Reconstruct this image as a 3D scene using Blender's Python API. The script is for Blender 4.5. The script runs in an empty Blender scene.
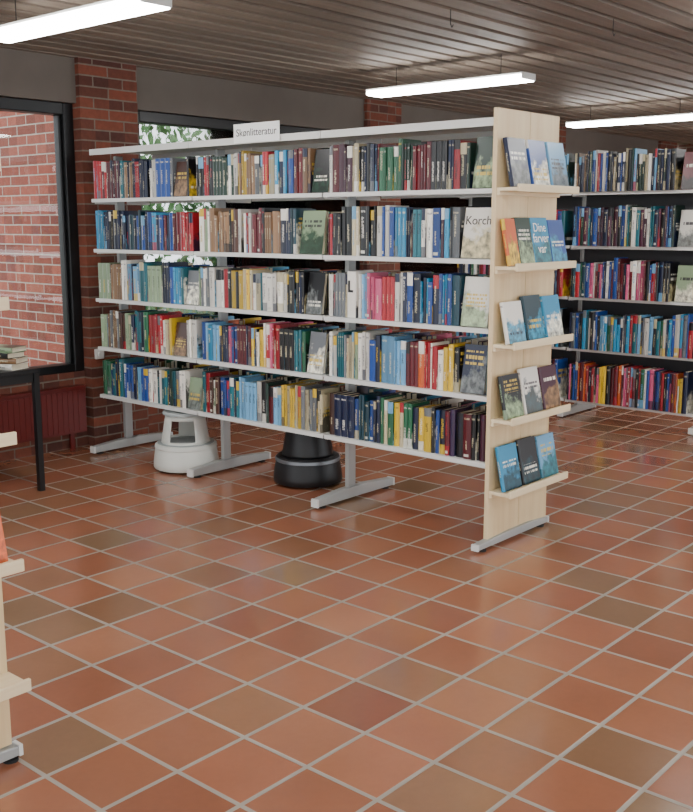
import bpy, bmesh, math, random
from mathutils import Matrix, Vector, Euler
random.seed(11)
scene=bpy.context.scene
COL=scene.collection
H=1.5; TH=math.atan(182/1017); CT,ST=math.cos(TH),math.sin(TH)

# ---------------------------------------------------------------- helpers
def srgb(h):
    h=h.lstrip('#'); out=[]
    for i in (0,2,4):
        c=int(h[i:i+2],16)/255
        out.append(c/12.92 if c<=0.04045 else ((c+0.055)/1.055)**2.4)
    return tuple(out)
class NT:
    def __init__(s,name):
        s.m=bpy.data.materials.new(name); s.m.use_nodes=True
        s.t=s.m.node_tree; s.n=s.t.nodes; s.l=s.t.links
        s.b=s.n['Principled BSDF']; s.out=s.n['Material Output']
    def new(s,typ,**k):
        n=s.n.new(typ)
        for a,v in k.items(): setattr(n,a,v)
        return n
    def set(s,sock,v):
        if isinstance(v,bpy.types.NodeSocket): s.l.new(v,sock)
        elif v is not None:
            if isinstance(v,tuple) and len(v)==3 and sock.type=='RGBA': v=v+(1,)
            sock.default_value=v
    def math(s,op,a,b=None,c=None,clamp=False):
        n=s.new('ShaderNodeMath',operation=op); n.use_clamp=clamp
        s.set(n.inputs[0],a)
        if b is not None: s.set(n.inputs[1],b)
        if c is not None: s.set(n.inputs[2],c)
        return n.outputs[0]
    def mix(s,f,a,b,blend='MIX'):
        n=s.new('ShaderNodeMix',data_type='RGBA',blend_type=blend)
        s.set(n.inputs[0],f); s.set(n.inputs[6],a); s.set(n.inputs[7],b)
        return n.outputs[2]
    def ramp(s,f,stops,interp='LINEAR'):
        n=s.new('ShaderNodeValToRGB'); n.color_ramp.interpolation=interp
        e=n.color_ramp.elements
        while len(e)<len(stops): e.new(0.5)
        for i,(p,c) in enumerate(stops):
            e[i].position=p; e[i].color=tuple(c)+(1,)
        s.set(n.inputs[0],f); return n.outputs[0]
    def xyz(s,x=0,y=0,z=0):
        n=s.new('ShaderNodeCombineXYZ')
        for i,v in enumerate((x,y,z)): s.set(n.inputs[i],v)
        return n.outputs[0]
    def noise(s,vec,scale,detail=2,rough=.5):
        n=s.new('ShaderNodeTexNoise'); s.set(n.inputs['Vector'],vec)
        n.inputs['Scale'].default_value=scale; n.inputs['Detail'].default_value=detail
        n.inputs['Roughness'].default_value=rough
        return n.outputs[0]
    def pos(s):
        g=s.new('ShaderNodeNewGeometry'); sp=s.new('ShaderNodeSeparateXYZ'); s.l.new(g.outputs['Position'],sp.inputs[0])
        return sp.outputs, g.outputs['Position']
    def obj(s):
        g=s.new('ShaderNodeTexCoord'); sp=s.new('ShaderNodeSeparateXYZ'); s.l.new(g.outputs['Object'],sp.inputs[0])
        return sp.outputs, g.outputs['Object']
    def bump(s,h,strength=.3,dist=.01):
        n=s.new('ShaderNodeBump'); n.inputs['Strength'].default_value=strength; n.inputs['Distance'].default_value=dist
        s.l.new(h,n.inputs['Height']); s.l.new(n.outputs[0],s.b.inputs['Normal'])
    def col(s,c,rough=None,metal=None):
        s.set(s.b.inputs['Base Color'],c)
        if rough is not None: s.set(s.b.inputs['Roughness'],rough)
        if metal is not None: s.set(s.b.inputs['Metallic'],metal)
_mc={}
def plain(name,hexc,rough=.5,metal=0,var=.08,scale=18):
    if name in _mc: return _mc[name]
    m=NT(name); o,ov=m.obj(); c=srgb(hexc)
    n=m.noise(ov,scale,3)
    lo=tuple(x*(1-var) for x in c); hi=tuple(min(1,x*(1+var)) for x in c)
    m.col(m.mix(n,lo,hi),rough,metal); _mc[name]=m.m; return m.m
def brick_mat(name,c1,c2,mort,c3,amp=.8,ms=.0055):
    m=NT(name); o,p=m.pos()
    u=m.math('ADD',o[0],o[1]); wob=m.noise(p,9,3)
    v=m.xyz(m.math('MULTIPLY_ADD',wob,.008,u),m.math('MULTIPLY_ADD',wob,.004,o[2]),0)
    t=m.new('ShaderNodeTexBrick'); m.l.new(v,t.inputs['Vector'])
    t.inputs['Color1'].default_value=srgb(c1)+(1,); t.inputs['Color2'].default_value=srgb(c2)+(1,)
    t.inputs['Mortar'].default_value=srgb(mort)+(1,)
    t.inputs['Scale'].default_value=1; t.inputs['Mortar Size'].default_value=ms
    t.inputs['Mortar Smooth'].default_value=.2
    t.inputs['Brick Width'].default_value=.235; t.inputs['Row Height'].default_value=.068
    b=t
    row=m.math('FLOOR',m.math('DIVIDE',o[2],.068)); colu=m.math('FLOOR',m.math('DIVIDE',m.math('ADD',u,m.math('MULTIPLY',m.math('MODULO',row,2.0),.1175)),.235))
    wn=m.new('ShaderNodeTexWhiteNoise',noise_dimensions='2D'); m.l.new(m.xyz(colu,row,0),wn.inputs['Vector'])
    dk=m.math('MULTIPLY',m.math('GREATER_THAN',wn.outputs[0],.75),m.math('SUBTRACT',1.0,b.outputs[1]))
    c=m.mix(m.math('MULTIPLY',dk,.6),b.outputs[0],srgb(c3))
    n=m.noise(p,25,5,.65); k=m.math('MULTIPLY_ADD',n,amp,1-amp/2)
    m.col(m.mix(1.0,c,m.xyz(k,k,k),'MULTIPLY'),.85)
    h=m.math('ADD',m.math('MULTIPLY',b.outputs[1],-1.0),m.math('MULTIPLY',n,.5))
    m.bump(h,.6,.006); return m.m
def wood_mat(name,c1,c2,axis=2,scale=14,rough=.45):
    m=NT(name); o,ov=m.obj()
    s=[scale]*3; s[axis]=scale*.06
    v=m.xyz(m.math('MULTIPLY',o[0],s[0]),m.math('MULTIPLY',o[1],s[1]),m.math('MULTIPLY',o[2],s[2]))
    n=m.noise(v,1.0,4,.6); n2=m.noise(v,5.0,2,.6)
    f=m.math('MULTIPLY_ADD',n2,.35,m.math('MULTIPLY',n,.7),clamp=True)
    m.col(m.ramp(f,[(.3,srgb(c1)),(.7,srgb(c2))]),rough); return m.m

class MB:
    def __init__(s): s.v=[];s.f=[];s.mi=[];s.uv=[];s.c=[];s.a=[]
    def add(s,vs,fs,mi=0,M=None):
        o=len(s.v)
        for p in vs:
            p=Vector(p); s.v.append(M@p if M else p)
        for f in fs: s.f.append([o+i for i in f]); s.mi.append(mi)
    def box(s,x0,x1,y0,y1,z0,z1,mi=0,M=None):
        vs=[(x,y,z) for x in (x0,x1) for y in (y0,y1) for z in (z0,z1)]
        fs=[(0,1,3,2),(4,6,7,5),(0,4,5,1),(2,3,7,6),(0,2,6,4),(1,5,7,3)]
        s.add(vs,fs,mi,M)
    def cyl(s,p0,p1,r,n=12,mi=0,r1=None):
        p0=Vector(p0);p1=Vector(p1);d=(p1-p0).normalized()
        a=d.orthogonal().normalized(); b=d.cross(a); r1=r if r1 is None else r1
        vs=[];
        for i in range(n):
            t=2*math.pi*i/n; e=a*math.cos(t)+b*math.sin(t)
            vs.append(p0+e*r); vs.append(p1+e*r1)
        fs=[(2*i,2*((i+1)%n),2*((i+1)%n)+1,2*i+1) for i in range(n)]
        fs.append([2*i for i in range(n)][::-1]); fs.append([2*i+1 for i in range(n)])
        s.add(vs,fs,mi)
    def prism(s,poly,y0,y1,mi=0):
        n=len(poly); vs=[(x,y0,z) for x,z in poly]+[(x,y1,z) for x,z in poly]
        fs=[(i,(i+1)%n,n+(i+1)%n,n+i) for i in range(n)]+[list(range(n))[::-1],list(range(n,2*n))]
        s.add(vs,fs,mi)
    def lathe(s,prof,n=48,mi=0,skip=None):
        o=len(s.v)
        for r,z in prof:
            for i in range(n):
                t=2*math.pi*i/n; s.v.append(Vector((r*math.cos(t),r*math.sin(t),z)))
        for j in range(len(prof)-1):
            for i in range(n):
                if skip and skip(j,i): continue
                s.f.append([o+j*n+i,o+j*n+(i+1)%n,o+(j+1)*n+(i+1)%n,o+(j+1)*n+i]); s.mi.append(mi)
def link(o,parent=None):
    COL.objects.link(o)
    if parent: o.parent=parent
    return o
def mkobj(name,mb,mats,parent=None,loc=(0,0,0),rot=(0,0,0),bevel=0,smooth=False,fixn=True,solid=0):
    me=bpy.data.meshes.new(name); me.from_pydata([tuple(v) for v in mb.v],[],mb.f)
    for m in mats: me.materials.append(m)
    me.polygons.foreach_set('material_index',mb.mi)
    if fixn:
        bm=bmesh.new(); bm.from_mesh(me); bmesh.ops.recalc_face_normals(bm,faces=bm.faces); bm.to_mesh(me); bm.free()
    if smooth:
        me.polygons.foreach_set('use_smooth',[True]*len(me.polygons))
        me.set_sharp_from_angle(angle=math.radians(40))
    me.update()
    o=bpy.data.objects.new(name,me); o.location=loc; o.rotation_euler=rot; link(o,parent)
    if solid:
        sm=o.modifiers.new('sol','SOLIDIFY'); sm.thickness=solid; sm.offset=-1
    if bevel:
        b=o.modifiers.new('bev','BEVEL'); b.width=bevel; b.segments=2; b.limit_method='ANGLE'
    return o
def empty(name,loc=(0,0,0)):
    e=bpy.data.objects.new(name,None); e.location=loc; e.empty_display_size=.1; link(e); return e
def meta(o,label,cat,group=None,kind=None):
    o['label']=label; o['category']=cat
    if group: o['group']=group
    if kind: o['kind']=kind
def structure(o,label=None):
    o['kind']='structure'
    o['label']=label or o.name; o['category']=o.name.split('_')[0]
def text_mesh(name,body,size,mat,parent,M,extrude=.0004,align='CENTER',width=None):
    cu=bpy.data.curves.new(name,'FONT'); cu.body=body; cu.size=size; cu.align_x=align; cu.align_y='CENTER'; cu.extrude=extrude
    cu.space_line=.85
    t=bpy.data.objects.new(name+'_tmp',cu); COL.objects.link(t)
    bpy.context.view_layer.update()
    me=bpy.data.meshes.new_from_object(t.evaluated_get(bpy.context.evaluated_depsgraph_get()))
    bpy.data.objects.remove(t)
    if width:
        xs=[v.co.x for v in me.vertices]; w=max(xs)-min(xs); k=width/w
        for v in me.vertices: v.co.x*=k; v.co.y*=k
    me.materials.clear(); me.materials.append(mat)
    o=bpy.data.objects.new(name,me); link(o,parent)
    o.matrix_local=M
    return o
def MAT(cx,cy,cz,loc):
    return Matrix(((cx[0],cy[0],cz[0],loc[0]),(cx[1],cy[1],cz[1],loc[1]),(cx[2],cy[2],cz[2],loc[2]),(0,0,0,1)))
def yw(px,X=3.92):
    r=(px-346)/1017*CT
    return X*(.6565-.7543*r)/(.7543+.6565*r)

# ---------------------------------------------------------------- materials
M_white=plain('painted_white_metal','#dcdcd8',.35,0,.03)
M_grey=plain('grey_painted_metal','#a8aaa8',.4,.2,.05)
M_black=plain('black_metal','#121315',.4,.1,.1)
M_dark=plain('dark_grey_sheet','#3a3b3e',.5,.1,.1)
M_blackp=plain('black_plastic','#0e0e10',.45,0,.1)
M_cap=plain('dark_rubber','#161618',.7)
M_birch=wood_mat('birch_wood','#d2b486','#e6d0a6',2,9)
M_birchx=wood_mat('birch_ledge_wood','#dec59a','#f0dfbc',0)
M_stoolw=plain('cream_stool_plastic','#d6d7cf',.45,0,.05)
M_stoolrub=plain('grey_ribbed_rubber','#a5abaa',.7)
M_silver=plain('grey_band','#7c8084',.35,.4)
M_rad=plain('dark_red_enamel','#631c18',.4,0,.08)
M_ink=plain('black_ink','#101012',.6)
M_inkw=plain('white_ink','#f4f2ea',.6)
M_inkg=plain('brown_ink','#352c28',.6)
M_paper=plain('white_paper','#f6f6f4',.6,0,.01)
M_pages=plain('book_pages','#d9d0b8',.8,0,.1,60)
M_brick=brick_mat('interior_brick','#844734','#60362a','#786c60','#422722')
M_brickout=brick_mat('outdoor_brick','#a55b49','#884638','#b0a599','#703a2f',.7,.005)
M_lintel=plain('dark_lintel','#6a625a',.8,0,.12,6)

def floor_mat():
    m=NT('terracotta_tiles'); o,p=m.pos(); P=.2545; ox,oy=1.912,1.812
    gx=m.math('DIVIDE',m.math('SUBTRACT',o[0],ox),P); gy=m.math('DIVIDE',m.math('SUBTRACT',o[1],oy),P)
    ix=m.math('FLOOR',gx); iy=m.math('FLOOR',gy)
    fx=m.math('ABSOLUTE',m.math('SUBTRACT',m.math('FRACT',gx),.5)); fy=m.math('ABSOLUTE',m.math('SUBTRACT',m.math('FRACT',gy),.5))
    e=m.math('MAXIMUM',fx,fy)
    g=m.new('ShaderNodeMapRange'); g.inputs[1].default_value=.468; g.inputs[2].default_value=.478
    m.l.new(e,g.inputs[0]); grout=g.outputs[0]
    wn=m.new('ShaderNodeTexWhiteNoise',noise_dimensions='2D'); m.l.new(m.xyz(ix,iy,0),wn.inputs['Vector'])
    wn2=m.new('ShaderNodeTexWhiteNoise',noise_dimensions='2D'); m.l.new(m.xyz(m.math('ADD',ix,57.0),iy,0),wn2.inputs['Vector'])
    c=m.ramp(wn.outputs[0],[(0,srgb('#87694f')),(.08,srgb('#8b664b')),(.2,srgb('#956549')),(.38,srgb('#9b6147')),(.6,srgb('#a2694d')),(.78,srgb('#925a43')),(.92,srgb('#a87255')),(1,srgb('#8b553f'))])
    n=m.noise(p,3.2,3,.5); n2=m.noise(p,40,3,.6)
    k=m.math('MULTIPLY_ADD',n,.34,.82); k2=m.math('MULTIPLY',k,m.math('MULTIPLY_ADD',n2,.14,.93)); k2=m.math('MULTIPLY',k2,m.math('MULTIPLY_ADD',wn2.outputs[0],.2,.9))
    c=m.mix(1.0,c,m.xyz(k2,k2,k2),'MULTIPLY')
    gc=m.mix(m.noise(p,4,3),srgb('#aaa294'),srgb('#8a8276'))
    m.col(m.mix(grout,c,gc))
    r=m.math('MULTIPLY_ADD',n,.14,.11); r=m.math('ADD',r,m.math('MULTIPLY',grout,.35)); m.set(m.b.inputs['Roughness'],r)
    m.b.inputs['Specular IOR Level'].default_value=.8
    h=m.math('ADD',m.math('MULTIPLY',grout,-1.0),m.math('MULTIPLY',m.noise(p,10,2),.3))
    m.bump(h,.3,.004); return m.m
SP=.165
def ceil_mat():
    m=NT('slatted_wood'); o,p=m.pos()
    iy=m.math('FLOOR',m.math('DIVIDE',m.math('ADD',o[1],4.0),SP)); 
    wn=m.new('ShaderNodeTexWhiteNoise',noise_dimensions='1D'); m.l.new(iy,wn.inputs['W'])
    v=m.xyz(m.math('MULTIPLY_ADD',o[0],.8,m.math('MULTIPLY',wn.outputs[0],40)),m.math('MULTIPLY',o[1],25),0)
    n=m.noise(v,1.2,3,.5)
    f=m.math('MULTIPLY_ADD',wn.outputs[0],.35,m.math('MULTIPLY',n,.65))
    m.col(m.ramp(f,[(.2,srgb('#6a5f55')),(.85,srgb('#98897a'))]),.6); return m.m
def book_mat():
    m=NT('book_cover')
    a=m.new('ShaderNodeAttribute',attribute_name='cover'); b=m.new('ShaderNodeAttribute',attribute_name='accent')
    uv=m.new('ShaderNodeUVMap'); uv.uv_map='UVMap'; sp=m.new('ShaderNodeSeparateXYZ'); m.l.new(uv.outputs[0],sp.inputs[0])
    u,v=sp.outputs[0],sp.outputs[1]; R=b.outputs['Alpha']
    gt=lambda x,t:m.math('GREATER_THAN',x,t); lt=lambda x,t:m.math('LESS_THAN',x,t)
    mul=lambda *x:(x[0] if len(x)==1 else m.math('MULTIPLY',x[0],mul(*x[1:])))
    R7=m.math('FRACT',m.math('MULTIPLY',R,7.3)); R13=m.math('FRACT',m.math('MULTIPLY',R,13.7)); R29=m.math('FRACT',m.math('MULTIPLY',R,29.3))
    spine=mul(gt(u,-.01),lt(u,1.01))
    off=m.math('MULTIPLY',R,311.0)
    n1=m.noise(m.xyz(m.math('MULTIPLY',u,4),m.math('MULTIPLY_ADD',v,55,off),0),1,1)
    lo=m.math('MULTIPLY_ADD',R13,.35,.15); hi=m.math('ADD',lo,m.math('MULTIPLY_ADD',R29,.3,.15))
    hw=m.math('MULTIPLY_ADD',R7,.14,.08); du=m.math('ABSOLUTE',m.math('SUBTRACT',u,.5))
    title=mul(spine,m.math('LESS_THAN',du,hw),m.math('GREATER_THAN',v,lo),m.math('LESS_THAN',v,hi),gt(n1,.46),gt(R29,.12))
    band=mul(spine,gt(v,m.math('MULTIPLY_ADD',R,.5,.7)),lt(R,.25),gt(R,.01))
    auth=mul(spine,m.math('LESS_THAN',m.math('ABSOLUTE',m.math('SUBTRACT',v,.9)),.02),lt(du,.34),gt(R,.5),gt(n1,.42))
    stick=mul(spine,gt(v,.05),lt(v,.11),gt(u,.2),lt(u,.8),gt(R,.9))
    band2=mul(spine,lt(v,.22),gt(R7,.85))
    fr=gt(u,1.5); fu=m.math('SUBTRACT',u,2.0)
    n2=m.noise(m.xyz(m.math('MULTIPLY',fu,3),m.math('MULTIPLY',v,4),off),1,4,.6)
    slope=m.math('MULTIPLY',m.math('SUBTRACT',R13,.5),m.math('SUBTRACT',fu,.5))
    edge=m.math('ADD',m.math('ADD',v,slope),m.math('MULTIPLY',m.math('SUBTRACT',n2,.5),1.3))
    pm=m.new('ShaderNodeMapRange'); pm.inputs[1].default_value=.56; pm.inputs[2].default_value=.36; m.l.new(edge,pm.inputs[0])
    pic=mul(fr,pm.outputs[0])
    # title lettering: size varies per cover
    fsz=m.math('MULTIPLY_ADD',R13,7.0,6.0)
    vr=m.math('MULTIPLY',v,fsz)
    n3=m.noise(m.xyz(m.math('MULTIPLY_ADD',m.math('MULTIPLY',fu,fsz),1.8,off),m.math('MULTIPLY_ADD',m.math('FLOOR',vr),5.3,off),0),1,1)
    rows=lt(m.math('FRACT',vr),.55)
    tlo=m.math('MULTIPLY_ADD',R29,.5,.14); thi=m.math('ADD',tlo,m.math('MULTIPLY_ADD',R7,.2,.1))
    ft=mul(fr,gt(fu,.12),lt(fu,.88),m.math('GREATER_THAN',v,tlo),m.math('LESS_THAN',v,thi),gt(n3,.46),rows,gt(R,.2))
    n4=m.noise(m.xyz(m.math('MULTIPLY',fu,5),m.math('MULTIPLY',v,6),m.math('ADD',off,5.0)),1,3,.6)
    pk=m.math('MULTIPLY_ADD',n4,4.0,-1.0,clamp=False); pk=m.math('MAXIMUM',pk,.2)
    picc=m.mix(1.0,b.outputs[0],m.xyz(pk,pk,m.math('MULTIPLY',pk,.9)),'MULTIPLY')
    c=m.mix(band,a.outputs[0],b.outputs[0]); c=m.mix(m.math('MULTIPLY',band2,.8),c,b.outputs[0]); c=m.mix(m.math('MULTIPLY',pic,.9),c,picc)
    lum=m.new('ShaderNodeRGBToBW'); m.l.new(a.outputs[0],lum.inputs[0])
    tc=m.mix(gt(lum.outputs[0],.25),srgb('#d8cdaa'),srgb('#252228'))
    tc=m.mix(gt(R7,.6),tc,b.outputs[0])
    c=m.mix(m.math('MULTIPLY',title,.7),c,tc); c=m.mix(m.math('MULTIPLY',auth,.6),c,tc)
    ftc=m.mix(gt(lum.outputs[0],.25),srgb('#f0ecdc'),srgb('#302c34')); ftc=m.mix(gt(R7,.7),ftc,srgb('#d8b84a'))
    c=m.mix(m.math('MULTIPLY',ft,.9),c,ftc)
    c=m.mix(stick,c,srgb('#c8c6bc'))
    m.col(c,.3); return m.m
M_book=book_mat()

# ---------------------------------------------------------------- room shell
def shell(name,boxes,mat,label):
    mb=MB()
    for b in boxes: mb.box(*b)
    o=mkobj(name,mb,[mat]); structure(o,label); return o
shell('floor',[(-4,14,-4,5.95,-.1,0)],floor_mat(),'terracotta tiled floor with pale grout')
mb=MB(); y=-4.0
while y<5.9:
    mb.box(-4,14,y+.024,min(y+SP-.024,5.92),2.55,2.58); y+=SP
mb.box(-4,14,-4,5.95,2.66,2.72,1)
o=mkobj('ceiling',mb,[ceil_mat(),plain('ceiling_void','#080706',.9)]); structure(o,'brown slatted timber ceiling')
pill=[(1.03,1.50),(4.0,4.46),(6.89,7.36),(9.82,10.30),(12.75,13.24)]
mb=MB(); mb.box(-4,14,5.84,6.02,0,.52)
for a,b in pill: mb.box(a,b,5.76,6.02,0,2.6)
o=mkobj('wall_back',mb,[M_brick]); structure(o,'dark red brick window wall with brick piers')
shell('trim_1',[(-4,1.03,5.80,6.02,2.27,2.6)]+[(pill[i][1],pill[i+1][0],5.80,6.02,2.27,2.6) for i in range(4)],M_lintel,'dark grey concrete lintel beam above the windows')
shell('wall_right',[(13.6,13.8,-4,5.95,0,2.6)],M_brick,'dark red brick wall')
def glass_mat():
    m=NT('window_glass'); tr=m.new('ShaderNodeBsdfTransparent'); gl=m.new('ShaderNodeBsdfGlossy'); gl.inputs['Roughness'].default_value=.02
    fr=m.new('ShaderNodeFresnel'); fr.inputs[0].default_value=1.5; mx=m.new('ShaderNodeMixShader')
    m.l.new(fr.outputs[0],mx.inputs[0]); m.l.new(tr.outputs[0],mx.inputs[1]); m.l.new(gl.outputs[0],mx.inputs[2]); m.l.new(mx.outputs[0],m.out.inputs[0]); return m.m
M_glass=glass_mat()
for i in range(4):
    a,b=pill[i][1],pill[i+1][0]
    w=empty('window_%d'%(i+1),((a+b)/2,5.9,.52)); structure(w,'large window with thick black metal frame')
    L=(a-(a+b)/2, b-(a+b)/2); h=1.75; t=.075
    mb=MB(); mb.box(L[0],L[0]+t,-.06,.06,0,h); mb.box(L[1]-t,L[1],-.06,.06,0,h); mb.box(L[0]+t,L[1]-t,-.06,.06,0,t*.7); mb.box(L[0]+t,L[1]-t,-.06,.06,h-t,h)
    mb.box(L[0]+t,L[0]+t+.02,-.03,.03,t*.7,h-t); mb.box(L[1]-t-.02,L[1]-t,-.03,.03,t*.7,h-t)
    mkobj('window_frame',mb,[M_black],w,bevel=.006)
    mb=MB(); mb.box(L[0]+t,L[1]-t,-.003,.003,t*.7,h-t); mkobj('window_pane',mb,[M_glass],w)
g=shell('ground',[(-10,24,6.05,30,-.3,-.05)],plain('grass_ground','#4d6035',.95,0,.3,2),'grass lawn outside the windows')
o=shell('wall_outside',[(4.02,4.28,6.06,10.5,-.05,3.1)],M_brickout,'outdoor brick wing wall with pale mortar')
mb=MB(); rnd=random.Random(3)
for cx,cy,cz,rr in [(5.5,11,1.4,1.5),(7.5,12,1.6,1.7),(9.6,12.5,1.4,1.6),(11.5,12,1.7,1.7),(13.8,13,1.5,1.8),(6.5,14,2.6,1.8),(8.6,13.6,2.6,1.7),(10.5,15,2.6,2.0),(12.6,15,2.8,2.0),(15.5,15,2.4,2.2)]:
    for k in range(1100):
        d=Vector((rnd.gauss(0,1),rnd.gauss(0,1),rnd.gauss(0,1))).normalized()*rr*rnd.uniform(.7,1)
        p=Vector((cx,cy,cz))+d
        if p.z<0: continue
        s=rnd.uniform(.05,.11); M=Matrix.Translation(p)@Euler((rnd.uniform(0,6),rnd.uniform(0,6),rnd.uniform(0,6))).to_matrix().to_4x4()
        mb.add([(-s,0,0),(0,-s*.5,0),(s,0,0),(0,s*.5,0)],[(0,1,2,3)],0,M)
o=mkobj('shrubs',mb,[plain('green_leaves','#4c7840',.6,0,.6,3)],fixn=False); meta(o,'leafy green shrubs growing outside the windows','shrubs',kind='stuff')

# ---------------------------------------------------------------- radiator, thermostat
def rad(x0,x1):
    e=empty('radiator',((x0+x1)/2,5.78,.12)); w=(x1-x0)/2
    mb=MB(); mb.box(-w,w,-.02,.03,0,.30)
    x=-w+.02
    while x<w-.03: mb.box(x,x+.028,-.0235,-.02,.015,.285); x+=.04
    mkobj('radiator_panel',mb,[M_rad],e)
    for x in (-w+.1,w-.1):
        mb=MB(); mb.box(x-.015,x+.015,0,.02,-.12,0); mkobj('radiator_leg',mb,[M_rad],e)
    mb=MB(); mb.box(-w,w,-.035,.035,.30,.315); mkobj('radiator_grille',mb,[M_rad],e)
    meta(e,'low dark red panel radiator below the window','radiator')
rad(1.7,3.94)
e=empty('thermostat',(4.06,5.762,.60)); mb=MB(); mb.box(-.035,.035,-.02,0,0,.07); mkobj('thermostat_case',mb,[M_white],e,bevel=.006)
mb=MB(); mb.cyl((0,-.02,.035),(0,-.035,.035),.018,16); mkobj('dial',mb,[M_white],e,smooth=True); meta(e,'small white thermostat mounted on the brick pier','thermostat')

# ---------------------------------------------------------------- lamps
def emis(name,s):
    m=NT(name); m.b.inputs['Emission Color'].default_value=(1,.99,.97,1); m.b.inputs['Emission Strength'].default_value=s
    m.col((.9,.9,.9),.5); return m.m
M_em=emis('lamp_diffuser_glow',35)
for lx in (-.2,2.79,5.69,8.66,11.6):
    for ly in (-1.4,1.05,3.46):  # lamps out of view repeat the seen ones, added to light the room
        if lx==8.66 and ly==3.46: ly=3.56
        e=empty('ceiling_lamp',(lx,ly+.62,2.385)); L=.62
        mb=MB(); mb.box(-.072,.072,-L,L,.024,.036)
        mb.box(-.08,.08,-L-.006,-L,-.004,.036); mb.box(-.08,.08,L,L+.006,-.004,.036)
        mkobj('lamp_housing',mb,[M_white],e)
        mb=MB(); mb.box(-.08,.08,-L+.003,L-.003,-.01,.023); mkobj('diffuser',mb,[M_em],e,bevel=.006)
        for s in (-.42,.42):
            mb=MB(); mb.cyl((0,s,.036),(0,s,.165),.0025,6); mkobj('suspension_wire',mb,[M_black],e)
        meta(e,'long slim white fluorescent lamp hanging below the slatted ceiling','ceiling lamp',group='lamps along the ceiling')
for hx,hy in ((4.35,3.1),(5.1,2.6)):
    e=empty('ceiling_hook',(hx,hy,2.55)); mb=MB(); mb.cyl((0,0,0),(0,0,-.07),.002,6); mb.cyl((0,0,-.07),(.012,0,-.085),.002,6); mb.cyl((.012,0,-.085),(.024,0,-.07),.002,6)
    mkobj('hook_wire',mb,[M_black],e); meta(e,'thin wire hook hanging from the slatted ceiling','hook')

# ---------------------------------------------------------------- bookcases
def ledge(parent,x0,x1,yf,z):
    mb=MB(); mb.box(x0,x1,yf-.105,yf,z-.012,z+.004); mb.box(x0,x1,yf-.117,yf-.105,z-.016,z+.018)
    mb.box(x0,x1,yf-.014,yf,z-.03,z-.012)
    return mkobj('display_ledge',mb,[M_birchx],parent,bevel=.002)
def foot(parent,y,x0,x1,xc,gl=.06,w=.024,k=1.0):
    mb=MB()
    mb.prism([(x0+.012,.014),(x1-.012,.014),(x1-.012,.055*k),(xc+.09,.072*k),(xc-.09,.072*k),(x0+.012,.055*k)],y-w,y+w)
    mkobj('foot',mb,[M_grey],parent,bevel=.004)
    for a,b in ((x0,x0+.012),(x1-.012,x1)):
        mb=MB(); mb.box(a,b,y-w,y+w,.012,.056*k); mkobj('foot_cap',mb,[M_white],parent)
    for a in (x0+gl,x1-gl):
        mb=MB(); mb.cyl((a,y,0),(a,y,.008),.022,14); mb.cyl((a,y,.008),(a,y,.02),.012,10); mkobj('glide',mb,[M_cap],parent)
def board(parent,x0,x1,y0,y1,z,front):
    mb=MB(); mb.box(x0,x1,y0,y1,z+.004,z+.012)
    if front<0: mb.box(x0-.004,x0,y0,y1,z-.010,z+.012)
    else: mb.box(x1,x1+.004,y0,y1,z-.010,z+.012)
    for yy in (y0,y1-.003): mb.box(x0+.02,x1-.01,yy,yy+.003,z-.02,z+.004)
    mkobj('shelf_board',mb,[M_white],parent)
ZS=[.385,.70,1.015,1.33,1.645]
YB=[2.56,3.575,4.59,5.57]
OX,OY=4.14,4.05
bc=empty('bookcase',(OX,OY,0)); meta(bc,'double-sided white metal bookcase with birch end panel and T-shaped feet','bookcase')
for i,y in enumerate(YB):
    if i==0: foot(bc,2.512-OY,3.785-OX,4.43-OX,0.02,.06,.019,.75)
    else:
        foot(bc,y-OY-.005,3.84-OX,4.50-OX,0.02)
        mb=MB(); mb.box(-.03,.03,y-OY-.014,y-OY+.014,.06,1.93); mkobj('post',mb,[M_grey],bc,bevel=.004)
for i in range(3):
    a,b=YB[i]+(.004 if i else -.028)-OY,YB[i+1]-.004-OY
    for z in ZS:
        board(bc,3.924-OX,4.155-OX,a,b,z,-1); board(bc,4.175-OX,4.39-OX,a,b,z,1)
    b-=(.02 if i==2 else 0)
    mb=MB(); mb.box(3.91-OX,4.40-OX,a-.001,b+.001,1.954,1.962); mb.box(3.905-OX,3.91-OX,a-.001,b+.001,1.926,1.962); mb.box(4.40-OX,4.405-OX,a-.001,b+.001,1.926,1.962)
    mkobj('top_panel',mb,[M_white],bc)
mb=MB(); mb.box(3.886-OX,4.155-OX,2.508-OY,2.531-OY,.04,2.0); mb.box(4.158-OX,4.42-OX,2.508-OY,2.531-OY,.04,2.0)
mkobj('end_panel',mb,[M_birch],bc,bevel=.002)
ZL=[.275,.615,.96,1.31,1.655]
for z in ZL: ledge(bc,3.89-OX,4.422-OX,2.508-OY,z)
b2=empty('bookcase_end_display',(1.10,2.49,0)); meta(b2,'birch bookcase end panel with narrow display ledges on a metal foot','display stand')
foot(b2,-.02,.80-1.14,1.455-1.14,0,.03,.019,.8)
mb=MB(); mb.box(.89-1.14,1.157-1.14,-.025,0,.05,2.0); mb.box(1.16-1.14,1.43-1.14,-.025,0,.05,2.0); mkobj('end_panel',mb,[M_birch],b2,bevel=.002)
for z in ZL: ledge(b2,.89-1.14,1.432-1.14,-.025,z-.01)
ZF=[.135,.54,.935,1.325,1.725]; YF=[1.75,2.83,3.89,4.95]; FX=7.05
b3=empty('bookcase',(FX+.25,3.35,0)); meta(b3,'white metal bookcase packed with books, standing near the brick wall','bookcase')
for y in YF:
    foot(b3,y-3.35,-.28,.28,0)
    mb=MB(); mb.box(-.03,.03,y-3.35-.014,y-3.35+.014,.06,1.98); mkobj('post',mb,[M_grey],b3,bevel=.004)
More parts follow.
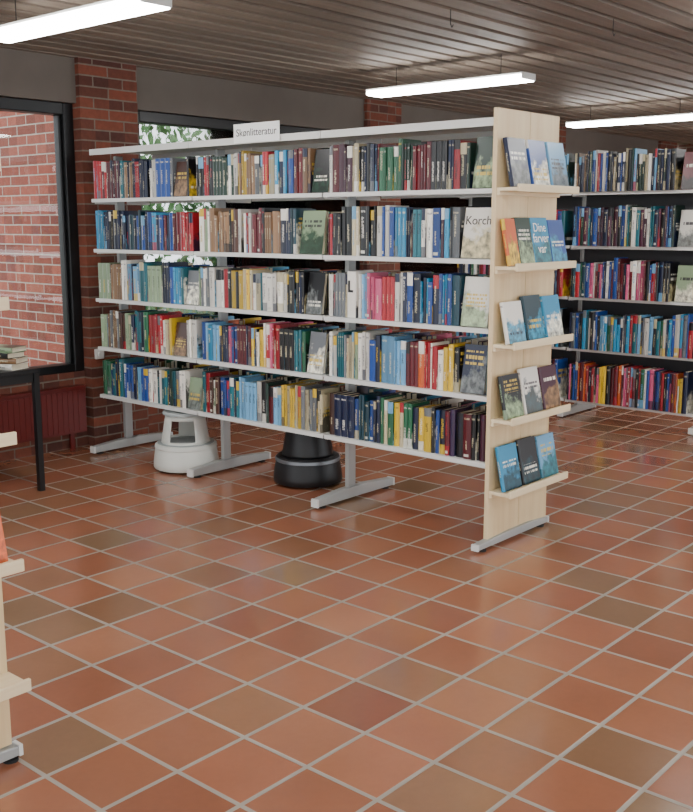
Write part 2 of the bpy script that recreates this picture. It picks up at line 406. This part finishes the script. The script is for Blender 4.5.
for i in range(3):
    for z in ZF: board(b3,-.21,-.03,YF[i]+.008-3.35,YF[i+1]-.008-3.35,z,-1)
    mb=MB(); mb.box(-.026,-.02,YF[i]+.02-3.35,YF[i+1]-.02-3.35,.15,1.98); mkobj('back_sheet',mb,[M_dark],b3)

# ---------------------------------------------------------------- books
CN={'R':('#a61c28','red'),'DR':('#5c121c','dark red'),'MR':('#42192c','maroon'),'K':('#0f0f12','black'),'DG':('#143226','dark green'),
'G':('#226040','green'),'LG':('#889c7c','pale green'),'T':('#176470','teal'),'TD':('#0d3440','dark teal'),'B':('#1c458e','blue'),'N':('#111b38','navy blue'),
'LB':('#6aa2c8','light blue'),'C':('#2286b0','cyan'),'W':('#e4e0d6','white'),'CR':('#bcb08e','cream'),'Y':('#d2ae2c','yellow'),'O':('#c85a26','orange'),
'P':('#cc587e','pink'),'GR':('#6a6e72','grey'),'BR':('#462b22','brown'),'TN':('#866648','tan'),'PU':('#3c2648','purple')}
KEYS=list(CN)
def book_geo(mb,T,Hh,D,cov,acc,R,M=None,curve=.004):
    c=.0025; s=.006
    outer=[(.005,0),(0,.2*T),(-curve*.5,.5*T),(0,.8*T),(.005,T),(D,T),(D,T-c),(s,T-c),(s,c),(D,c),(D,0)]
    n=len(outer); o=len(mb.v)
    vs=[(x,y,0) for x,y in outer]+[(x,y,Hh) for x,y in outer]
    for p in vs:
        p=Vector(p); mb.v.append(M@p if M else p)
    def F(idx,uvs,mi=0):
        mb.f.append([o+i for i in idx]); mb.mi.append(mi)
        for q in uvs: mb.uv.append(q); mb.c.append((*cov,1)); mb.a.append((*acc,R))
    for i in range(n):
        j=(i+1)%n
        if i<4:
            a,b=outer[i][1]/T,outer[j][1]/T; U=[(a,0),(b,0),(b,1),(a,1)]
        elif i==4 or i==10:
            a,b=outer[i][0]/D+2,outer[j][0]/D+2; U=[(a,0),(b,0),(b,1),(a,1)]
        else: U=[(-1,-1)]*4
        idx=[i,j,n+j,n+i]
        F(idx[::-1],U[::-1])
    F(list(range(n)),[(-1,-1)]*n); F([n+i for i in range(n)][::-1],[(-1,-1)]*n)
    o=len(mb.v)
    x0,x1,y0,y1,z0,z1=s,D-.004,c,T-c,.004,Hh-.004
    for x in (x0,x1):
        for y in (y0,y1):
            for z in (z0,z1):
                p=Vector((x,y,z)); mb.v.append(M@p if M else p)
    for f in ((4,6,7,5),(0,2,6,4),(1,5,7,3)): F(f,[(-1,-1)]*4,1)
def book_finish(name,mb,loc=(0,0,0),rot=(0,0,0)):
    me=bpy.data.meshes.new(name); me.from_pydata([tuple(v) for v in mb.v],[],mb.f)
    me.materials.append(M_book); me.materials.append(M_pages); me.polygons.foreach_set('material_index',mb.mi)
    uv=me.uv_layers.new(name='UVMap'); uv.data.foreach_set('uv',[x for q in mb.uv for x in q])
    for nm,d in (('cover',mb.c),('accent',mb.a)):
        at=me.color_attributes.new(nm,'FLOAT_COLOR','CORNER'); at.data.foreach_set('color',[x for q in d for x in q])
    me.update()
    o=bpy.data.objects.new(name,me); o.location=loc; o.rotation_euler=rot; link(o); return o
books=[]
def spec(key,T,Hh,D,loc,rot,place,group,acc=None,state='standing',R=None,txt=None,pri=0,shade=None,tz=None,tw=.76):
    cov=srgb(CN[key][0]); k=random.uniform(.6,1.3) if shade is None else shade
    cov=tuple(min(1,x*k) for x in cov)
    ak=acc or random.choice(['W','CR','Y','LB','GR','R','K','W','N'])
    if ak==key and acc is None: ak='W' if key!='W' else 'N'
    books.append(dict(key=key,T=T,H=Hh,D=D,loc=loc,rot=rot,cov=cov,acc=srgb(CN[ak][0]),ak=ak,R=random.uniform(.02,.98) if R is None else R,place=place,group=group,state=state,txt=txt,pri=pri,tz=tz,tw=tw))
rows_txt=[
 "G B N T B N LB B R W N T DG GR W CR G T R BR LG W B N T LB B W K DG DR LB Y W CR Y CR GR CR CR O BR R N B N B TD B N G CR Y W CR G N Y W K B N DR PU K DR R K MR DR",
 "LG GR TN BR LG N T G R W CR Y K LG W LB C B LB N P B DR N Y W R P R K DR T T G DG K W TD T GR CR LG W N B LB B LB LB DR BR O R R W T Y K B Y LB N T",
 "LG BR TN W LB N T LG Y N B C T B LG GR W W R K Y CR W T K W P K N K W K N W GR CR K W LB P P R P W B N C B N B C T TD T T TD C",
 "C N K N N TD B N C N B DR R R B W GR LG TN K BR W R DR K T TN N K TD TD R DR R DR K K K CR K K W T B C DR N T W B C MR DR GR K DR TD LB T",
 "R R DR MR T TN N R N W B N GR N B K K K R K N DG LG W Y TN GR GR R CR N C N B DR TN N K W W P DR MR CR CR K N G DR G G G DG DR DR DR K DG G N R K DG DG Y K DG"]
face={
 4:[(467,490,.23,'DG','LG',None),(309,325,.22,'K','DG',None),(171,184,.20,'BR','TN',None)],
 3:[(456,488,.23,'W','CR','Korch'),(294,319,.225,'LG','DG',None)],
 2:[(457,487,.23,'W','LG',None),(305,318,.22,'K','GR',None),(183,193,.2,'GR','W',None)],
 1:[(458,485,.23,'N','GR',None),(305,319,.22,'GR','W',None),(168,179,.2,'BR','TN',None)],
 0:[(178,192,.19,'LG','GR',None)]}
shelf_names=['bottom shelf','second shelf up','middle shelf','second shelf from the top','top shelf']
LY=(yw(356,3.93),yw(344,3.93))   # slot kept for the broad white spine marked L
for r in range(5):
    toks=rows_txt[r].split(); zb=ZS[r]+.0125
    fl=[(yw(b),yw(a),hh,c1,c2,t) for a,b,hh,c1,c2,t in face.get(r,[])]
    grp='books on the %s of the large bookcase'%shelf_names[r]
    for (ya,yb,hh,c1,c2,t) in fl:
        yb=max(yb,ya+.13); w=min(yb-ya-.012,.165)
        spec(c1,.024,hh,w,(3.945,yb-.006,zb+.004),(math.radians(-9),0,math.radians(-90)),'metal shelf',grp,acc=c2,state='facing out',pri=1,txt=t,shade=1.0,R=random.uniform(.21,.9) if t is None else .1,tz=.74,tw=.84)
    fz=[(a,max(b,a+.13)) for a,b,*_ in fl]
    if r==2:
        ym=(LY[0]+LY[1])/2; fz.append((ym-.028,ym+.028))
        spec('W',.055,.235,.15,(3.934,ym-.0275,zb),(0,0,0),'metal shelf',grp,shade=1.1,R=.004,txt='L',pri=1)
    for bay in range(3):
        y=YB[bay+1]-.018+(.014 if bay==2 else 0); lo=YB[bay]+.018-(.03 if bay==0 else 0)
        run=0; rh=.222; pk=None; pt=.02; rep=0
        while True:
            T=random.choice([.012,.016,.02,.022,.026,.03,.036,.044]) if r else random.choice([.018,.022,.026,.03,.036,.046])
            if rep>0: T=pt
            if y-T<lo: break
            hit=[f for f in fz if y>f[0]-.001 and y-T<f[1]+.001]
            if hit:
                # squeeze a thin book in before the obstacle, else jump past it
                if y-.014>hit[0][1]+.001 and y-hit[0][1]-.002<.05: T=y-hit[0][1]-.002; rep=0
                else: y=hit[0][0]-.003; continue
            X=3.93; rr=.6565*X-.7543*y; ff=.7543*X+.6565*y; px=346+1017*rr/(ff*CT)
            t=(px-92)/(490-92)*len(toks); ti=int(max(0,min(len(toks)-1,t+random.choice([0,0,0,0,-1,1]))))
            key=toks[ti]
            sh=None; Rv=None
            if rep>0: key=pk; rep-=1; sh=psh; Rv=pR
            elif random.random()<.06: rep=random.randint(1,2); pk=key; pt=T; psh=random.uniform(.8,1.2); pR=random.uniform(.3,.85); sh=psh; Rv=pR; run=rep+1; rh=random.choice([.215,.22,.225,.235])
            if run<=0: run=random.randint(1,5); rh=random.choice([.208,.216,.222,.228,.236,.244])
            run-=1
            hh=rh+(0 if Rv else random.choice([0,0,.003,-.003,.005,-.016 if random.random()<.3 else 0])); D=hh*random.uniform(.62,.68)
            spec(key,T-.001,hh,D,(3.938+(0.004 if Rv else random.uniform(0,.012)),y-T,zb),(0,0,0),'metal shelf',grp,shade=sh,R=Rv)
            y-=T+random.uniform(0,.0012)
            if random.random()<.006: y-=.02
for r in range(5):
    zb=ZF[r]+.0125; grp='books on the far bookcase'
    base=[['R','W','B','G','R','DR','N','Y','P','O','K','DR'],['B','N','W','G','C','R','K','GR','LB','T'],['G','N','DR','P','K','R','B','W','TD'],['N','R','K','W','B','DG','MR','T'],['R','N','W','B','CR','DG','LB','TN','K']][r]
    for bay in range(3):
        y=YF[bay+1]-.03; lo=YF[bay]+.03
        if bay==1 and r in (2,3,4):
            w=.17; spec(['LG','W','DR'][r-2] ,.024,.26,w,(FX+.03,lo+w+.01,zb+.004),(math.radians(-9),0,math.radians(-90)),'white shelf',grp,acc=['W','GR','K'][r-2],state='facing out',R=.3,pri=0)
            lo+=w+.02
        run=0
        while True:
            T=random.choice([.014,.018,.022,.026,.03,.036])
            if y-T<lo: break
            if run<=0: run=random.randint(2,6); rh=random.uniform(.25,.305)
            run-=1
            hh=rh+random.uniform(-.008,.008)
            spec(random.choice(base),T-.001,hh,.165,(FX+.0+random.uniform(0,.012),y-T,zb),(0,0,0),'white shelf',grp)
            y-=T
disp=[
 [('C','TD',.21),('K','TD',.215),('LB','T',.205)],
 [('K','LG',.2),('W','TD',.215),('MR','TN',.205)],
 [('W','C',.19),('TD','C',.21),('C','W',.2)],
 None,
 [('N','GR',.215),('B','W',.215),('LB','GR',.215)]]
RR=[[.33,.62,.81],[.27,.71,.44],[.55,.38,.9],None,[.47,.24,.77]]
dg='books on the birch end panel ledges'
for r in range(5):
    if r==3:
        items=[('O','Y',.21,3.900,.085,.12,None),('DG','LG',.215,3.988,.125,.64,None),('C','T',.215,4.117,.15,.1,'Dine\nfarver\nvar'),('B','C',.205,4.272,.14,.29,None)]
    else:
        items=[(c1,c2,hh,3.905+k*.172,.15,RR[r][k],None) for k,(c1,c2,hh) in enumerate(disp[r])]
    for c1,c2,hh,x,D,R_,t in items:
        spec(c1,.022,hh,D,(x,2.431,ZL[r]+.0085),(math.radians(-12),0,0),'birch ledge',dg,acc=c2,state='facing out',R=R_,txt=t,pri=2,shade=1,tz=.55,tw=.92)
spec('O',.022,.2,.13,(1.24,2.39,ZL[1]-.0015),(math.radians(-12),0,0),'birch ledge','books on the neighbouring end panel ledges',acc='O',state='facing out',R=.5,pri=2,shade=1.1)
def area(b):
    x,y,z=b['loc']; f=.7543*x+.6565*y; r=.6565*x-.7543*y; px=346+1017*r/(f*CT)
    vis=1 if -5<px<688 else .0001
    if x>6 and px<566: vis=.0001
    w=b['T'] if b['state']=='standing' else b['D']
    return (b['pri']*10+w*x*b['H']/(f**3))*vis
books.sort(key=area,reverse=True)
NIND=291
for i,b in enumerate(books[:NIND]):
    mb=MB(); book_geo(mb,b['T'],b['H'],b['D'],b['cov'],b['acc'],b['R'])
    o=book_finish('book',mb,b['loc'],b['rot'])
    cn=CN[b['key']][1]
    if b['txt']=='L': lab='broad white book spine with large black L'
    elif b['state']=='standing': lab='%s book standing spine out on a %s'%(cn,b['place'])
    elif b['ak']==b['key']: lab='%s book facing out on a %s'%(cn,b['place'])
    else: lab='%s and %s book facing out on a %s'%(cn,CN[b['ak']][1],b['place'])
    meta(o,lab,'book',b['group'])
    if b['txt']=='L':
        mb=MB(); yc=b['T']/2; z0=.13
        # viewer's right is -Y
        P=[(yc+.016,z0),(yc-.016,z0),(yc-.016,z0+.012),(yc+.005,z0+.012),(yc+.005,z0+.06),(yc+.016,z0+.06)]
        vs=[(-.004,y_,z_) for y_,z_ in P]+[(-.0012,y_,z_) for y_,z_ in P]; n=6
        mb.add(vs,[(k,(k+1)%n,n+(k+1)%n,n+k) for k in range(n)]+[list(range(n)),list(range(n,2*n))[::-1]])
        mkobj('spine_lettering',mb,[M_ink],o)
    elif b['txt']:
        ink=M_inkg if b['key'] in('W','LG') else M_inkw
        text_mesh('cover_lettering',b['txt'],.03,ink,o,MAT((1,0,0),(0,0,1),(0,-1,0),(b['D']/2,-.0012,b['H']*b['tz'])),width=b['D']*b['tw'])
mb=MB()
for b in books[NIND:]:
    M=Matrix.Translation(b['loc'])@Euler(b['rot']).to_matrix().to_4x4()
    book_geo(mb,b['T'],b['H'],b['D'],b['cov'],b['acc'],b['R'],M)
for r in range(5):
    for bay in range(3):
        y=YB[bay]+.03
        while y<YB[bay+1]-.06:
            T=random.choice([.02,.026,.032,.038]); k=random.choice(KEYS); hh=random.uniform(.19,.225)
            M=Matrix.Translation((4.37,y+T,ZS[r]+.0125))@Matrix.Rotation(math.pi,4,'Z')
            if random.random()<.93: book_geo(mb,T-.001,hh,.14,srgb(CN[k][0]),srgb(CN['W'][0]),random.random(),M)
            y+=T
o=book_finish('books',mb); meta(o,'rows of assorted library books packed on white metal shelves','books',kind='stuff')

# sign
sy0,sy1=yw(280,3.895),yw(235,3.895)
e=empty('shelf_sign',(3.895,(sy0+sy1)/2,1.93)); w=(sy1-sy0)/2
mb=MB(); mb.box(-.001,.001,-w,w,0,.10); s=mkobj('sign_card',mb,[M_paper],e)
mb=MB(); mb.box(.001,.009,-.03,.03,.01,.025); mkobj('sign_clip',mb,[M_grey],e)
text_mesh('sign_lettering','Skønlitteratur',.06,M_ink,e,MAT((0,-1,0),(0,0,1),(-1,0,0),(-.0015,0,.052)),width=2*w*.88)
meta(e,'white card sign reading Skønlitteratur clipped to the bookcase top','sign')

# ---------------------------------------------------------------- stools
def stool(loc,mat,rub,band,label,rot=0,open_=False):
    e=empty('kick_stool',loc); e.rotation_euler=(0,0,rot)
    mb=MB(); mb.lathe([(.198,.012),(.203,.02),(.202,.05),(.186,.155),(.181,.165),(.145,.168),(.145,.162),(.174,.16),(.190,.05),(.190,.012),(.198,.012)],64)
    mkobj('base_skirt',mb,[mat],e,smooth=True)
    mb=MB(); mb.lathe([(.152,.166),(.149,.185),(.127,.315),(.121,.345)],60,0,(lambda j,i:j==1 and (i%20)<11) if open_ else None)
    mkobj('step_column',mb,[mat],e,smooth=True,solid=.007)
    mb=MB(); mb.lathe([(.0,.343),(.130,.343),(.138,.346),(.138,.356),(.132,.364),(0,.366)],48); mkobj('tread',mb,[rub],e,smooth=True)
    mb=MB(); mb.lathe([(.1895,.138),(.1925,.141),(.1905,.157),(.187,.159)],64); mkobj('bumper_band',mb,[band],e,smooth=True)
    mb=MB(); mb.lathe([(.0,.1695),(.175,.1695),(.175,.1665),(.0,.1665)],48); mkobj('lower_step',mb,[rub],e,smooth=True)
    for k in range(3):
        a=k*2.094; mb=MB(); mb.cyl((.12*math.cos(a)-.01,.12*math.sin(a),.018),(.12*math.cos(a)+.01,.12*math.sin(a),.018),.018,14); mkobj('castor',mb,[M_cap],e)
    meta(e,label,'stool')
stool((4.02,4.825,0),M_stoolw,M_stoolrub,M_stoolw,'cream white round kick stool tucked under the bookcase',math.radians(188),True)
stool((4.26,4.01,0),M_blackp,M_blackp,M_silver,'black round kick stool with grey band under the bookcase',1.1)

# ---------------------------------------------------------------- table with books
e=empty('table',(2.6,5.33,0))
mb=MB(); mb.box(-.53,.53,-.33,.33,.68,.705); mkobj('tabletop',mb,[M_black],e,bevel=.003)
for x in (-.51,.51):
    for y in (-.31,.31):
        mb=MB(); mb.box(x-.016,x+.016,y-.016,y+.016,0,.68); mkobj('leg',mb,[M_black],e)
for a,b in ((-.318,-.302),(.302,.318)):
    mb=MB(); mb.box(-.49,.49,a,b,.63,.68); mkobj('apron',mb,[M_black],e)
meta(e,'black table with slim square legs beside the window','table')
def flatbook(x,y,z,key,acc,rz,T=.022,Hh=.2,D=.14):
    mb=MB(); book_geo(mb,T,Hh,D,srgb(CN[key][0]),srgb(CN[acc][0]),.6,Matrix.Translation((-D/2,0,-Hh/2)))
    o=book_finish('book',mb,(x,y,z+T),(math.radians(-90),0,rz))
    meta(o,'%s book lying flat on the black table'%CN[key][1],'book','books on the black table')
flatbook(3.0,5.13,.7055,'W','GR',.3,.034); flatbook(3.0,5.13,.740,'TN','W',.5,.032); flatbook(2.99,5.13,.7725,'K','LG',.2,.03,.19,.13); flatbook(3.0,5.13,.803,'LG','K',.35,.028,.19,.13)
flatbook(2.8,5.12,.7055,'LG','W',-.1); flatbook(3.02,5.42,.7055,'W','R',.1,.034); flatbook(3.02,5.42,.740,'N','W',.3,.034); flatbook(3.01,5.42,.7745,'W','GR',0,.03)

# ---------------------------------------------------------------- light & world
w=bpy.data.worlds.new('World'); scene.world=w; w.use_nodes=True
bg=w.node_tree.nodes['Background']; bg.inputs[0].default_value=(.9,.95,1,1); bg.inputs[1].default_value=3.0
sun=bpy.data.lights.new('sun','SUN'); sun.energy=1.5; sun.angle=.5; so=bpy.data.objects.new('sun',sun); so.rotation_euler=(math.radians(45),0,math.radians(-120)); link(so)

# ---------------------------------------------------------------- camera
cam=bpy.data.cameras.new('camera'); cam.sensor_fit='VERTICAL'; cam.sensor_height=24; cam.lens=1017/812*24; cam.clip_start=.05
co=bpy.data.objects.new('camera',cam); co.location=(0,0,H); co.rotation_euler=(math.pi/2-TH,0,-math.atan2(.7543,.6565)); link(co)
scene.camera=co
